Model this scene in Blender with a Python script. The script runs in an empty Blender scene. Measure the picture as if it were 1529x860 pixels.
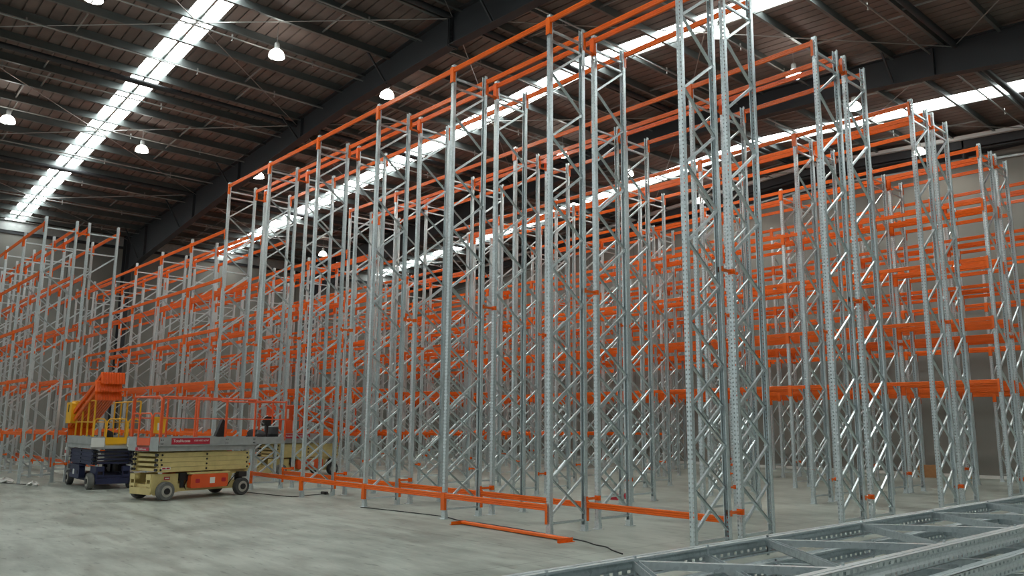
import bpy, bmesh, math, random
from mathutils import Vector, Matrix
random.seed(7)
S = bpy.context.scene
COL = S.collection
PI = math.pi

# ------------------------------------------------------------------ materials
def newmat(name):
    m = bpy.data.materials.new(name); m.use_nodes = True
    nt = m.node_tree; b = nt.nodes['Principled BSDF']
    return m, nt, b
def N(nt, t, **kw):
    n = nt.nodes.new(t)
    for k, v in kw.items():
        if k in n.inputs.keys(): n.inputs[k].default_value = v
        else: setattr(n, k, v)
    return n
def plain(name, c, rough=.5, metal=0., var=.0, scale=8., bump=0.):
    m, nt, b = newmat(name)
    b.inputs['Base Color'].default_value = (*c, 1)
    b.inputs['Roughness'].default_value = rough
    b.inputs['Metallic'].default_value = metal
    if var or bump:
        tc = N(nt, 'ShaderNodeTexCoord'); no = N(nt, 'ShaderNodeTexNoise', Scale=scale, Detail=4.)
        nt.links.new(tc.outputs['Object'], no.inputs['Vector'])
        if var:
            r = N(nt, 'ShaderNodeMapRange'); r.inputs[1].default_value = .3; r.inputs[2].default_value = .7
            r.inputs[3].default_value = 1-var; r.inputs[4].default_value = 1+var
            nt.links.new(no.outputs['Fac'], r.inputs[0])
            mx = N(nt, 'ShaderNodeVectorMath', operation='SCALE'); mx.inputs[0].default_value = c
            nt.links.new(r.outputs[0], mx.inputs['Scale']); nt.links.new(mx.outputs[0], b.inputs['Base Color'])
        if bump:
            bp = N(nt, 'ShaderNodeBump', Strength=bump, Distance=.02)
            nt.links.new(no.outputs['Fac'], bp.inputs['Height']); nt.links.new(bp.outputs[0], b.inputs['Normal'])
    return m
def galv_mat():
    m, nt, b = newmat('galvanised_steel')
    tc = N(nt, 'ShaderNodeTexCoord')
    vo = N(nt, 'ShaderNodeTexVoronoi', Scale=55.); no = N(nt, 'ShaderNodeTexNoise', Scale=3., Detail=3.)
    nt.links.new(tc.outputs['Object'], vo.inputs['Vector']); nt.links.new(tc.outputs['Object'], no.inputs['Vector'])
    ad = N(nt, 'ShaderNodeMath', operation='ADD')
    nt.links.new(vo.outputs['Color'], ad.inputs[0]); nt.links.new(no.outputs['Fac'], ad.inputs[1])
    cr = N(nt, 'ShaderNodeValToRGB')
    cr.color_ramp.elements[0].position = .3; cr.color_ramp.elements[0].color = (.47, .525, .54, 1)
    cr.color_ramp.elements[1].position = 1.3 if False else 1.; cr.color_ramp.elements[1].color = (.68, .74, .75, 1)
    nt.links.new(ad.outputs[0], cr.inputs[0]); nt.links.new(cr.outputs[0], b.inputs['Base Color'])
    b.inputs['Metallic'].default_value = .7; b.inputs['Roughness'].default_value = .33
    return m
def floor_mat():
    m, nt, b = newmat('polished_concrete')
    tc = N(nt, 'ShaderNodeTexCoord')
    n1 = N(nt, 'ShaderNodeTexNoise', Scale=.35, Detail=6., Roughness=.6)
    mp = N(nt, 'ShaderNodeMapping'); mp.inputs['Scale'].default_value = (.5, 2.2, 1); mp.inputs['Rotation'].default_value = (0, 0, .25)
    n2 = N(nt, 'ShaderNodeTexNoise', Scale=1.6, Detail=8., Roughness=.65)
    nt.links.new(tc.outputs['Object'], n1.inputs['Vector']); nt.links.new(tc.outputs['Object'], mp.inputs[0]); nt.links.new(mp.outputs[0], n2.inputs['Vector'])
    ad = N(nt, 'ShaderNodeMath', operation='ADD'); nt.links.new(n1.outputs['Fac'], ad.inputs[0]); nt.links.new(n2.outputs['Fac'], ad.inputs[1])
    cr = N(nt, 'ShaderNodeValToRGB')
    e = cr.color_ramp.elements
    e[0].position = .46; e[0].color = (.215, .235, .20, 1)
    e[1].position = .62; e[1].color = (.40, .43, .375, 1)
    hf = N(nt, 'ShaderNodeMath', operation='MULTIPLY'); hf.inputs[1].default_value = .55
    nt.links.new(ad.outputs[0], hf.inputs[0]); nt.links.new(hf.outputs[0], cr.inputs[0])
    # saw-cut joints every 6 m and small dark scuffs
    n3 = N(nt, 'ShaderNodeTexNoise', Scale=5., Detail=3.); nt.links.new(mp.outputs[0], n3.inputs['Vector'])
    sc = N(nt, 'ShaderNodeMapRange'); sc.inputs[1].default_value = .60; sc.inputs[2].default_value = .72; sc.inputs[3].default_value = 1.; sc.inputs[4].default_value = .62
    nt.links.new(n3.outputs['Fac'], sc.inputs[0])
    sx = N(nt, 'ShaderNodeSeparateXYZ'); nt.links.new(tc.outputs['Object'], sx.inputs[0])
    def joint(out, off):
        a = N(nt, 'ShaderNodeMath', operation='ADD'); a.inputs[1].default_value = off; nt.links.new(sx.outputs[out], a.inputs[0])
        w = N(nt, 'ShaderNodeMath', operation='PINGPONG'); w.inputs[1].default_value = 3.; nt.links.new(a.outputs[0], w.inputs[0])
        g = N(nt, 'ShaderNodeMapRange'); g.inputs[1].default_value = .004; g.inputs[2].default_value = .012; g.inputs[3].default_value = .55; g.inputs[4].default_value = 1.
        nt.links.new(w.outputs[0], g.inputs[0]); return g
    j1 = joint('X', 1.); j2 = joint('Y', 1.35)
    mn = N(nt, 'ShaderNodeMath', operation='MINIMUM'); nt.links.new(j1.outputs[0], mn.inputs[0]); nt.links.new(j2.outputs[0], mn.inputs[1])
    m2 = N(nt, 'ShaderNodeMath', operation='MULTIPLY'); nt.links.new(mn.outputs[0], m2.inputs[0]); nt.links.new(sc.outputs[0], m2.inputs[1])
    vm = N(nt, 'ShaderNodeVectorMath', operation='SCALE'); nt.links.new(cr.outputs[0], vm.inputs[0]); nt.links.new(m2.outputs[0], vm.inputs['Scale'])
    nt.links.new(vm.outputs[0], b.inputs['Base Color'])
    rr = N(nt, 'ShaderNodeMapRange'); rr.inputs[1].default_value = .3; rr.inputs[2].default_value = .7; rr.inputs[3].default_value = .33; rr.inputs[4].default_value = .55
    nt.links.new(n2.outputs['Fac'], rr.inputs[0]); nt.links.new(rr.outputs[0], b.inputs['Roughness'])
    b.inputs['Specular IOR Level'].default_value = .35
    return m
def wall_mat():
    m, nt, b = newmat('precast_concrete')
    tc = N(nt, 'ShaderNodeTexCoord'); n = N(nt, 'ShaderNodeTexNoise', Scale=.6, Detail=6.)
    nt.links.new(tc.outputs['Object'], n.inputs['Vector'])
    cr = N(nt, 'ShaderNodeValToRGB'); e = cr.color_ramp.elements
    e[0].position = .3; e[0].color = (.195, .19, .17, 1); e[1].position = .7; e[1].color = (.25, .243, .218, 1)
    nt.links.new(n.outputs['Fac'], cr.inputs[0])
    sx = N(nt, 'ShaderNodeSeparateXYZ'); nt.links.new(tc.outputs['Object'], sx.inputs[0])
    s = N(nt, 'ShaderNodeMath', operation='ADD'); nt.links.new(sx.outputs['X'], s.inputs[0]); nt.links.new(sx.outputs['Y'], s.inputs[1])
    w = N(nt, 'ShaderNodeMath', operation='PINGPONG'); w.inputs[1].default_value = 1.5; nt.links.new(s.outputs[0], w.inputs[0])
    g = N(nt, 'ShaderNodeMapRange'); g.inputs[1].default_value = .01; g.inputs[2].default_value = .025; g.inputs[3].default_value = .55; g.inputs[4].default_value = 1.
    nt.links.new(w.outputs[0], g.inputs[0])
    vm = N(nt, 'ShaderNodeVectorMath', operation='SCALE'); nt.links.new(cr.outputs[0], vm.inputs[0]); nt.links.new(g.outputs[0], vm.inputs['Scale'])
    nt.links.new(vm.outputs[0], b.inputs['Base Color']); b.inputs['Roughness'].default_value = .9
    return m
def emit(name, c, s):
    m, nt, b = newmat(name)
    b.inputs['Base Color'].default_value = (.8, .8, .8, 1)
    b.inputs['Emission Color'].default_value = (*c, 1); b.inputs['Emission Strength'].default_value = s
    return m
M = {}
M['galv'] = galv_mat()
M['orange'] = plain('orange_powder_coat', (.84, .135, .008), .25, 0, .06, 3)
M['floor'] = floor_mat(); M['wall'] = wall_mat()
M['sheet'] = plain('roof_sheet_underside', (.18, .137, .12), .7, 0, .22, 1.3)
M['purlin'] = plain('purlin_steel', (.15, .168, .165), .4, .5, .1, 2)
M['rafter'] = plain('dark_grey_paint', (.028, .030, .034), .6)
M['silver'] = plain('silver_foil', (.82, .85, .85), .4, .2)
M['pipe'] = plain('sprinkler_pipe_paint', (.33, .34, .33), .35, .4)
M['rod'] = plain('rod_steel', (.35, .34, .32), .4, .5)
M['black'] = plain('black_plastic', (.012, .012, .013), .5)
M['rubber'] = plain('grey_rubber', (.13, .13, .12), .8, 0, .15, 12)
M['tyre'] = plain('dark_rubber', (.05, .05, .048), .8, 0, .2, 12)
M['rim'] = plain('wheel_rim', (.36, .34, .29), .6)
M['cream'] = plain('cream_paint', (.60, .48, .20), .45, 0, .1, 6)
M['navy'] = plain('navy_paint', (.014, .020, .062), .45, 0, .15, 6)
M['navy2'] = plain('dark_navy_paint', (.008, .010, .026), .5)
M['yellow'] = plain('yellow_paint', (.80, .42, .01), .4, 0, .06, 5)
M['redorange'] = plain('orange_red_paint', (.74, .10, .02), .4, 0, .05, 5)
M['deck'] = plain('grey_deck_steel', (.36, .375, .365), .5, .3, .12, 6)
M['white'] = plain('white_paint', (.72, .72, .68), .5, 0, .05, 6)
M['red'] = plain('crimson_sticker', (.42, .012, .03), .4)
M['card'] = plain('cardboard', (.42, .21, .09), .85, 0, .08, 10)
M['wrap'] = plain('crumpled_plastic', (.55, .54, .50), .45, 0, .2, 14)
M['tan'] = plain('tan_timber', (.45, .30, .14), .8, 0, .2, 6)
M['sky'] = emit('translucent_roof_sheet', (.93, 1., .985), 12.5)
M['lamp'] = emit('glowing_lamp', (1., .98, .90), 14.)
M['bulb'] = emit('lamp_tube', (1., 1., .95), 3.)

# ------------------------------------------------------------------ mesh builder
class MB:
    def __init__(s): s.v = []; s.f = []
    def quadbox(s, P8):
        o = len(s.v); s.v += [tuple(p) for p in P8]
        for q in ((0,3,2,1),(4,5,6,7),(0,1,5,4),(1,2,6,5),(2,3,7,6),(3,0,4,7)): s.f.append(tuple(o+i for i in q))
    def box(s, x0, x1, y0, y1, z0, z1):
        s.quadbox([(x0,y0,z0),(x1,y0,z0),(x1,y1,z0),(x0,y1,z0),(x0,y0,z1),(x1,y0,z1),(x1,y1,z1),(x0,y1,z1)])
        return s
    def bar(s, a, b, w, h, up=(0,0,1)):
        a = Vector(a); b = Vector(b); d = (b-a).normalized(); up = Vector(up)
        sd = d.cross(up)
        if sd.length < 1e-4: sd = d.cross(Vector((1,0,0)))
        sd.normalize(); u = sd.cross(d)
        P = []
        for c in (a, b):
            for (i, j) in ((-1,-1),(1,-1),(1,1),(-1,1)): P.append(c+sd*(i*w/2)+u*(j*h/2))
        s.quadbox(P); return s
    def channel(s, a, b, w, h, t, up):
        """U-section bar: web w wide, legs h deep, opening away from up"""
        a = Vector(a); b = Vector(b); d = (b-a).normalized(); up = Vector(up); sd = d.cross(up).normalized(); u = sd.cross(d)
        s.bar(a+u*(h/2-t/2), b+u*(h/2-t/2), w, t, u)
        for k in (-1, 1): s.bar(a+sd*(k*(w/2-t/2)), b+sd*(k*(w/2-t/2)), t, h, u)
        return s
    def tube(s, pts, r, n=8, closed=False):
        pts = [Vector(p) for p in pts]; m = len(pts); rings = []
        prev = None
        for i, p in enumerate(pts):
            a = pts[i-1] if (i > 0 or closed) else p; c = pts[(i+1) % m] if (i < m-1 or closed) else p
            t = (c-a).normalized()
            if prev is None:
                ref = Vector((0,0,1)) if abs(t.z) < .9 else Vector((1,0,0)); nx = t.cross(ref).normalized()
            else:
                nx = (prev-t*prev.dot(t)); nx = nx.normalized() if nx.length > 1e-6 else t.cross(Vector((0,0,1))).normalized()
            prev = nx; ny = t.cross(nx); o = len(s.v)
            for k in range(n):
                A = 2*PI*k/n; s.v.append(tuple(p+nx*(r*math.cos(A))+ny*(r*math.sin(A))))
            rings.append(o)
        for i in range(m if closed else m-1):
            a = rings[i]; b = rings[(i+1) % m]
            for k in range(n): s.f.append((a+k, a+(k+1) % n, b+(k+1) % n, b+k))
        if not closed:
            s.f.append(tuple(rings[0]+k for k in reversed(range(n)))); s.f.append(tuple(rings[-1]+k for k in range(n)))
        return s
    def lathe(s, prof, c=(0,0,0), axis='z', n=24, cap=True):
        c = Vector(c); o = len(s.v)
        for (r, h) in prof:
            for k in range(n):
                A = 2*PI*k/n; x, y = r*math.cos(A), r*math.sin(A)
                p = {'z': (x, y, h), 'y': (x, h, -y), 'x': (h, x, y)}[axis]
                s.v.append(tuple(c+Vector(p)))
        for i in range(len(prof)-1):
            for k in range(n):
                a = o+i*n; b = a+n
                s.f.append((a+k, a+(k+1) % n, b+(k+1) % n, b+k))
        if cap:
            s.f.append(tuple(o+k for k in reversed(range(n)))); e = o+(len(prof)-1)*n; s.f.append(tuple(e+k for k in range(n)))
        return s
    def prism(s, poly, a0, a1, axis='y'):
        """poly in the plane normal to axis, extruded from a0 to a1"""
        def P(p, a): return {'y': (p[0], a, p[1]), 'x': (a, p[0], p[1]), 'z': (p[0], p[1], a)}[axis]
        o = len(s.v); n = len(poly)
        s.v += [P(p, a0) for p in poly]+[P(p, a1) for p in poly]
        s.f.append(tuple(o+k for k in range(n))); s.f.append(tuple(o+n+k for k in reversed(range(n))))
        for k in range(n): s.f.append((o+k, o+n+k, o+n+(k+1) % n, o+(k+1) % n))
        return s
    def rbox(s, x0, x1, y0, y1, z0, z1, r, axis='y', n=4):
        if axis == 'y': a0, a1, b0, b1, c0, c1 = x0, x1, z0, z1, y0, y1
        elif axis == 'x': a0, a1, b0, b1, c0, c1 = y0, y1, z0, z1, x0, x1
        else: a0, a1, b0, b1, c0, c1 = x0, x1, y0, y1, z0, z1
        poly = []
        for (cx, cy, st) in ((a1-r, b0+r, -90), (a1-r, b1-r, 0), (a0+r, b1-r, 90), (a0+r, b0+r, 180)):
            for k in range(n+1):
                A = math.radians(st+90*k/n); poly.append((cx+r*math.cos(A), cy+r*math.sin(A)))
        return s.prism(poly, c0, c1, axis)
    def add(s, o, mat=None):
        k = len(s.v); s.v += [tuple(mat @ Vector(p)) if mat else p for p in o.v]; s.f += [tuple(k+i for i in f) for f in o.f]; return s
    def mesh(s, name, smooth=False):
        me = bpy.data.meshes.new(name); me.from_pydata(s.v, [], s.f); me.validate()
        bm = bmesh.new(); bm.from_mesh(me); bmesh.ops.recalc_face_normals(bm, faces=bm.faces); bm.to_mesh(me); bm.free()
        if smooth:
            for p in me.polygons: p.use_smooth = True
            try: me.set_sharp_from_angle(angle=math.radians(38))
            except Exception: pass
        return me
def link(name, me, mat=None, parent=None, loc=(0,0,0), rot=(0,0,0)):
    if mat is not None and not me.materials: me.materials.append(mat)
    o = bpy.data.objects.new(name, me); COL.objects.link(o)
    o.parent = parent; o.location = loc; o.rotation_euler = rot
    return o
def obj(name, mb, mat, parent=None, loc=(0,0,0), rot=(0,0,0), smooth=False):
    return link(name, mb.mesh(name, smooth), mat, parent, loc, rot)
def thing(name, label, cat, loc=(0,0,0), rotz=0, group=None):
    o = bpy.data.objects.new(name, None); COL.objects.link(o); o.location = loc; o.rotation_euler = (0,0,rotz)
    o.empty_display_size = .2
    return tag(o, label, cat, group)
def tag(o, label, cat, group=None, kind=None):
    o['label'] = label; o['category'] = cat
    if group: o['group'] = group
    if kind: o['kind'] = kind
    return o
def struct(name, mb, mat, smooth=False):
    o = obj(name, mb, mat, smooth=smooth); o['kind'] = 'structure'; return o
def text(name, s, size, mat, parent, loc, rot, ext=.0015):
    cu = bpy.data.curves.new(name, 'FONT'); cu.body = s; cu.size = size; cu.extrude = ext; cu.align_x = 'CENTER'; cu.align_y = 'CENTER'
    t = bpy.data.objects.new(name+'_t', cu); COL.objects.link(t)
    bpy.context.view_layer.update()
    me = bpy.data.meshes.new_from_object(t.evaluated_get(bpy.context.evaluated_depsgraph_get()))
    bpy.data.objects.remove(t); bpy.data.curves.remove(cu)
    me.name = name; me.materials.clear()
    return link(name, me, mat, parent, loc, rot)

# ------------------------------------------------------------------ dimensions
P = 2.7; HT = 8.69; HL = 7.42; D = .79; G = .33
XW = -36.4; XE = 17.6; YS = -17.4; YN = 22.15; XR = -9.3; ZR = 12.6; SL = .061
def zs(x): return ZR-SL*abs(x-XR)                      # underside of roof sheet

# ------------------------------------------------------------------ setting
struct('floor', MB().box(XW-.3, XE+.3, YS, YN+.3, -.2, 0), M['floor'])
struct('wall_left', MB().box(XW-.2, XW, YS, YN+.2, 0, 10.3), M['wall'])
struct('wall_back', MB().box(XW, XE, YN, YN+.2, 0, 11.5), M['wall'])
struct('baseboard_back', MB().box(XW+.02, XE, YN-.1, YN, 0, .1), M['white'])
struct('wall_right', MB().box(XE, XE+.2, YS, YN+.2, 0, 11.3), M['wall'])
# cladding above the precast walls
struct('trim_1', MB().box(XW-.12, XW-.06, YS, YN+.2, 10.2, 11.25), M['purlin'])
struct('trim_2', MB().box(XW, XE, YN+.05, YN+.12, 11.4, 12.5), M['rafter'])

SKY = [(-12.5, -11.7), (-2.40, -1.60), (7.62, 8.5), (17.5, 18.4)]
def sheet_profile(y0, y1, pitch=.3, w=.045, h=.035):
    pts = [(y0, 0)]; k = math.ceil((y0+.06)/pitch)
    while k*pitch < y1-.06:
        c = k*pitch; pts += [(c-.022, 0), (c-.018, .045), (c+.018, .045), (c+.022, 0)]; k += 1
    pts.append((y1, 0)); return pts
def sheet(mb, y0, y1):
    pr = sheet_profile(y0, y1)
    for (xa, xb) in ((XW-.3, XR), (XR, XE+.3)):
        o = len(mb.v); n = len(pr)
        for x in (xa, xb):
            for (y, z) in pr: mb.v.append((x, y, zs(x)+z))
        for x in (xa, xb):
            for (y, z) in pr: mb.v.append((x, y, zs(x)+z+.006))
        for i in range(n-1):
            mb.f.append((o+i, o+i+1, o+n+i+1, o+n+i)); mb.f.append((o+2*n+i, o+3*n+i, o+3*n+i+1, o+2*n+i+1))
        mb.f.append((o, o+n, o+3*n, o+2*n)); mb.f.append((o+n-1, o+3*n-1, o+4*n-1, o+2*n-1))
cb = MB(); ys = [YS-.3]
for a, b in SKY: ys += [a, b]
ys.append(YN+.3)
for i in range(0, len(ys), 2): sheet(cb, ys[i], ys[i+1])
struct('ceiling', cb, M['sheet'])
for i, (a, b) in enumerate(SKY):
    w = MB(); sheet(w, a, b)
    w.v = [(x, y, z+.004) for x, y, z in w.v]
    o = struct('window_%d' % (i+1), w, M['sky'])

# purlins (Z sections) along Y, every 1.35 m
pur = MB(); t = .012
for (y0, y1) in ((YS, YN),):
    pur.box(-t/2, t/2, y0, y1, -.26, 0); pur.box(0, .075, y0, y1, -.26, -.248); pur.box(-.075, 0, y0, y1, -.012, 0)
    pur.box(.063, .075, y0, y1, -.248, -.23)
pm = pur.mesh('purlin'); nt_ = 3
px = []; x = XR+.35
while x < XE: px.append(x); x += 1.35
x = XR-.35
while x > XW: px.append(x); x -= 1.35
px.sort()
for x in px:
    o = link('trim_%d' % nt_, pm, M['purlin'], None, (x, 0, zs(x)-.004)); o['kind'] = 'structure'; nt_ += 1
    if x < XR: o.rotation_euler = (0, -SL, 0)
    else: o.rotation_euler = (0, SL, 0)
# bridging rods between purlins
br = MB()
for y in (-15.2, -12.9, -10.6, -4.6, -2.12, .5, 5.3, 8.2, 10.7, 15.3, 18.1, 20.2):
    for a, b in zip(px[:-1], px[1:]):
        sk = y in (-2.12, 8.2, 18.1)
        if sk or random.random() < .8:
            yy = y if sk else y+random.uniform(-.25, .25); wd = .06 if sk else .038
            br.bar((a, yy, zs(a)-.14), (b, yy, zs(b)-.14), wd, wd)
struct('trim_%d' % nt_, br, M['pipe']); nt_ += 1

# portal rafters and their columns
RAFT = [-7.25, 2.9, 13.05]
prof = [(-36.0, 8.9), (-33.0, 9.4), (-30, 9.75), (-27.0, 10.12), (-22.5, 10.64), (-17.5, 11.14), (-14.5, 11.38), (-9.3, 11.5), (-6.2, 11.42), (-3, 11.24), (-1.1, 11.06), (1.1, 10.78), (3.9, 10.48), (8.4, 9.95), (12.5, 9.5), (17.4, 8.9)]
def rafter(y):
    mb = MB(); n = len(prof)
    top = [(x, zs(x)-.2) for x, z in prof]
    poly = prof+list(reversed(top))
    mb.prism(poly, y-.012, y+.012, 'y')
    for i in range(n-1):
        for pts, th in ((prof, -.012), (top, .012)):
            (xa, za), (xb, zb) = pts[i], pts[i+1]
            mb.bar((xa, y, za), (xb, y, zb), .28, .025)
    for x in (-33, -27, -22.5, -17.5, XR-.03, XR+.03, -1.1, 3.9, 8.4):
        z0 = [z for (px_, z) in prof if abs(px_-x) < .1]
        z0 = z0[0] if z0 else 11.1
        if abs(x-XR) < .1: mb.box(x-.012, x+.012, y-.15, y+.15, z0-.06, zs(x)-.22)
        else: mb.box(x-.008, x+.008, y-.12, y+.12, z0, zs(x)-.25)
    for k in range(6):
        for sy in (-1, 1): mb.box(XR-.07, XR+.07, y+sy*.09-.015, y+sy*.09+.015, 11.48+k*.11, 11.51+k*.11)
    # fly braces up to the purlins
    for i, x in enumerate(px):
        if i % 4 == 1 and -35 < x < 16:
            for sy in (-1, 1):
                zb = min(11.5-.03*abs(x-XR), 11.14-.105*abs(x+17.5)) if x < -17.5 else 11.5-.05*abs(x-XR)
                mb.bar((x, y+sy*.06, zb+.05), (x, y+sy*.75, zs(x)-.2), .05, .05)
    for x, sgn in ((-36.1, 1), (17.5, -1)):
        xa, xb = x-.02*sgn, x+.62*sgn
        mb.box(min(x, x+.03*sgn), max(x, x+.03*sgn), y-.15, y+.15, 0, 11.0)
        q = [(x, 0), (x+.38*sgn, 0), (x+.62*sgn, 8.8), (x+.62*sgn, 11.0), (x, 11.0)]
        mb.prism(q, y-.012, y+.012, 'y')
        mb.bar((x+.38*sgn, y, 0), (x+.62*sgn, y, 8.85), .3, .03, (1,0,0))
        mb.box(min(x+.6*sgn, x+.63*sgn), max(x+.6*sgn, x+.63*sgn), y-.15, y+.15, 8.8, 11.0)
        mb.box(min(x, x+.6*sgn), max(x, x+.6*sgn), y-.15, y+.15, 8.78, 8.82)
    return mb
for y in RAFT:
    struct('trim_%d' % nt_, rafter(y), M['rafter']); nt_ += 1
# end frame along the back wall with its silver edge angle
ef = MB()
for (xa, xb) in ((XW+.2, XR), (XR, XE-.2)):
    ef.prism([(xa, zs(xa)-.62), (xb, zs(xb)-.62), (xb, zs(xb)-.3), (xa, zs(xa)-.3)], YN-.75, YN-.70, 'y')
    ef.bar((xa, YN-.72, zs(xa)-.72), (xb, YN-.72, zs(xb)-.72), .22, .03)
    k = 0
    while xa+.6+k*5.4 < xb:
        xx = xa+.6+k*5.4; ef.box(xx-.06, xx+.06, YN-.7, YN-.1, zs(xx)-1.0, zs(xx)-.9); ef.box(xx-.03, xx+.03, YN-.75, YN-.7, zs(xx)-1.0, zs(xx)-.3); k += 1
struct('trim_%d' % nt_, ef, M['rafter']); nt_ += 1
ea = MB()
for (xa, xb) in ((XW+.2, XR), (XR, XE-.2)):
    ea.bar((xa, YN-.9, zs(xa)-.27), (xb, YN-.9, zs(xb)-.27), .17, .13)
struct('trim_%d' % nt_, ea, M['silver'], True); nt_ += 1
ea = MB()
for (xa, xb) in ((XW+.2, XR), (XR, XE-.2)):
    ea.bar((xa, YN-.06, zs(xa)-.98), (xb, YN-.06, zs(xb)-.98), .1, .08)
struct('trim_%d' % nt_, ea, M['pipe']); nt_ += 1
# roof cross bracing rods
cr_ = MB()
for (ya, yb) in ((-7.25, 2.9), (2.9, 13.05), (13.05, 21.9)):
    for (xa, xb) in ((-35.8, -27), (-27, -18), (-18, -9.3), (-9.3, -.6), (-.6, 8.1), (8.1, 16.8)):
        for (p, q) in (((xa, ya), (xb, yb)), ((xa, yb), (xb, ya))):
            cr_.tube([(p[0], p[1], zs(p[0])-.33), (q[0], q[1], zs(q[0])-.33)], .014, 6)
struct('trim_%d' % nt_, cr_, M['rod']); nt_ += 1
stt = MB()
for x in (-27.15, -18.05, -9.3, -.55, 8.0):
    stt.tube([(x, YS, zs(x)-.30), (x, YN-.8, zs(x)-.30)], .085, 12)
struct('trim_%d' % nt_, stt, M['rafter'], True); nt_ += 1
# eave member on the left wall
struct('trim_%d' % nt_, MB().box(XW+.02, XW+.10, YS, YN, 10.42, 10.88).box(XW+.02, XW+.25, YS, YN, 10.86, 10.88), M['deck']); nt_ += 1
struct('trim_%d' % nt_, MB().box(XW+.0, XW+.06, YS, YN, 10.28, 10.42), M['rafter']); nt_ += 1  # solid dark strip, its colour stands in for the shaded gap below the eave

# sprinkler pipes
k = 0
PL = ['over the left end of the hall', 'second from the left wall', 'third from the left wall']
sx = [-34.2, -31.2, -28.2, -25.2, -22.2, -19.2, -16.2, -13.75, -10.7, -7.2, -4.7, -1.2, 1.8, 4.8]
ordn = ['nearest the left wall', 'second from the left wall', 'third from the left wall', 'fourth from the left wall', 'fifth from the left wall', 'sixth from the left wall', 'seventh from the left wall', 'second to the left of the roof ridge', 'directly left of the roof ridge', 'directly right of the roof ridge', 'second to the right of the roof ridge', 'third to the right of the roof ridge', 'fourth to the right of the roof ridge', 'fifth to the right of the roof ridge']
for x, od in zip(sx, ordn):
    t_ = thing('sprinkler_pipe', 'thin grey sprinkler pipe under the purlins, '+od, 'pipe', (x, 0, zs(x)-.36), 0, 'sprinkler pipes under the roof')
    obj('pipe', MB().tube([(0, -12, 0), (0, 21.2, 0)], .024, 8), M['pipe'], t_, smooth=True)
    for y in (-9, -5.6, -1.2, 1.2, 5., 9.3, 11.6, 15.4, 19.):
        obj('sprinkler_head', MB().tube([(0, y, 0), (0, y, -.09)], .014, 6).lathe([(.03, -.10), (.03, -.09)], (0, y, 0), 'z', 10).box(-.012, .012, y-.02, y+.02, 0, .1), M['rod'], t_)

# ------------------------------------------------------------------ pallet racking parts
def upright_mesh(H, name):
    """front upright: perforated web at y=-.035 facing -Y, flanges towards +Y, base at z=0"""
    bm = bmesh.new()
    xs = [-.042, -.034, -.019, -.007, .007, .019, .034, .042]; pitch = .0625; hh = .024
    zz = [0, .05]; z = .05
    while z+pitch < H-.01: zz += [z+hh, z+pitch]; z += pitch
    zz.append(H)
    V = {}
    def vert(i, j):
        if (i, j) not in V:
            V[(i, j)] = bm.verts.new((xs[i], -.035+(.007 if i in (3, 4) else 0), zz[j]))
        return V[(i, j)]
    for j in range(len(zz)-1):
        hole = (j % 2 == 1) and j < len(zz)-2
        for i in range(7):
            if hole and i in (1, 5): continue
            bm.faces.new((vert(i, j), vert(i+1, j), vert(i+1, j+1), vert(i, j+1)))
    bmesh.ops.recalc_face_normals(bm, faces=bm.faces)
    bmesh.ops.solidify(bm, geom=bm.faces[:], thickness=.003)
    me = bpy.data.meshes.new(name); bm.to_mesh(me); bm.free()
    mb = MB()
    mb.v = [tuple(v.co) for v in me.vertices]; mb.f = [tuple(p.vertices) for p in me.polygons]
    bpy.data.meshes.remove(me)
    for s in (-1, 1):
        a, b = sorted((s*.042, s*.039)); mb.box(a, b, -.035, .028, 0, H)
        a, b = sorted((s*.0445, s*.039)); mb.box(a, b, -.010, .002, 0, H)
        a, b = sorted((s*.042, s*.033)); mb.box(a, b, .028, .031, 0, H)
    return mb.mesh(name)
UP = {HT: upright_mesh(HT, 'upright_tall'), HL: upright_mesh(HL, 'upright_low')}
BASE = MB().box(-.07, .07, -.09, .06, 0, .008).box(-.05, .05, .033, .036, 0, .1).box(-.052, .052, -.038, -.0355, 0, .13).mesh('base_plate')
YB = .045                                             # brace ends this far inside the upright lines
def brace_list(tall):
    """(y,z) to (y,z), x offset; y=0 front, D rear"""
    L = []
    F, R = YB-.02, D-YB+.02
    if tall:
        L += [((F, .17), (R, .17), 0), ((F, HT-.27), (R, HT-.27), 0), ((F, HT-.46), (R, HT-.46), 0)]
        z0 = .28; st = (8.2-.28)/14
        for k in range(14):
            a, b = z0+k*st, z0+(k+1)*st
            if k % 2 == 0: L.append(((R, a), (F, b), .014))
            else: L.append(((F, a), (R, b), .014))
            if k < 4:
                if k % 2 == 0: L.append(((F, a), (R, b), -.014))
                else: L.append(((R, a), (F, b), -.014))
    else:
        L += [((F, .22), (R, .22), 0), ((F, HL-.32), (R, HL-.32), 0), ((F, HL-.9), (R, HL-.9), 0)]
        z0 = .30; st = (HL-.95-.30)/10
        for k in range(10):
            a, b = z0+k*st, z0+(k+1)*st
            if k % 2 == 0: L.append(((R, a), (F, b), .0))
            else: L.append(((F, a), (R, b), .0))
    return L
def brace_mb(e):
    (ya, za), (yb, zb), xo = e
    rising = (yb-ya)*(zb-za) >= 0
    mb = MB(); mb.channel((xo, ya, za), (xo, yb, zb), .038 if rising else .028, .034 if rising else .040, .003, (1 if rising else -1, 0, 0))
    for y, z in ((ya, za), (yb, zb)): mb.tube([(-.052, y, z), (.052, y, z)], .008, 6)
    return mb
BRL = {HT: brace_list(True), HL: brace_list(False)}
def all_brace(H):
    mb = MB()
    for e in BRL[H]: mb.add(brace_mb(e))
    return mb.mesh('bracing')
BRALL = {HT: all_brace(HT), HL: all_brace(HL)}
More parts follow.
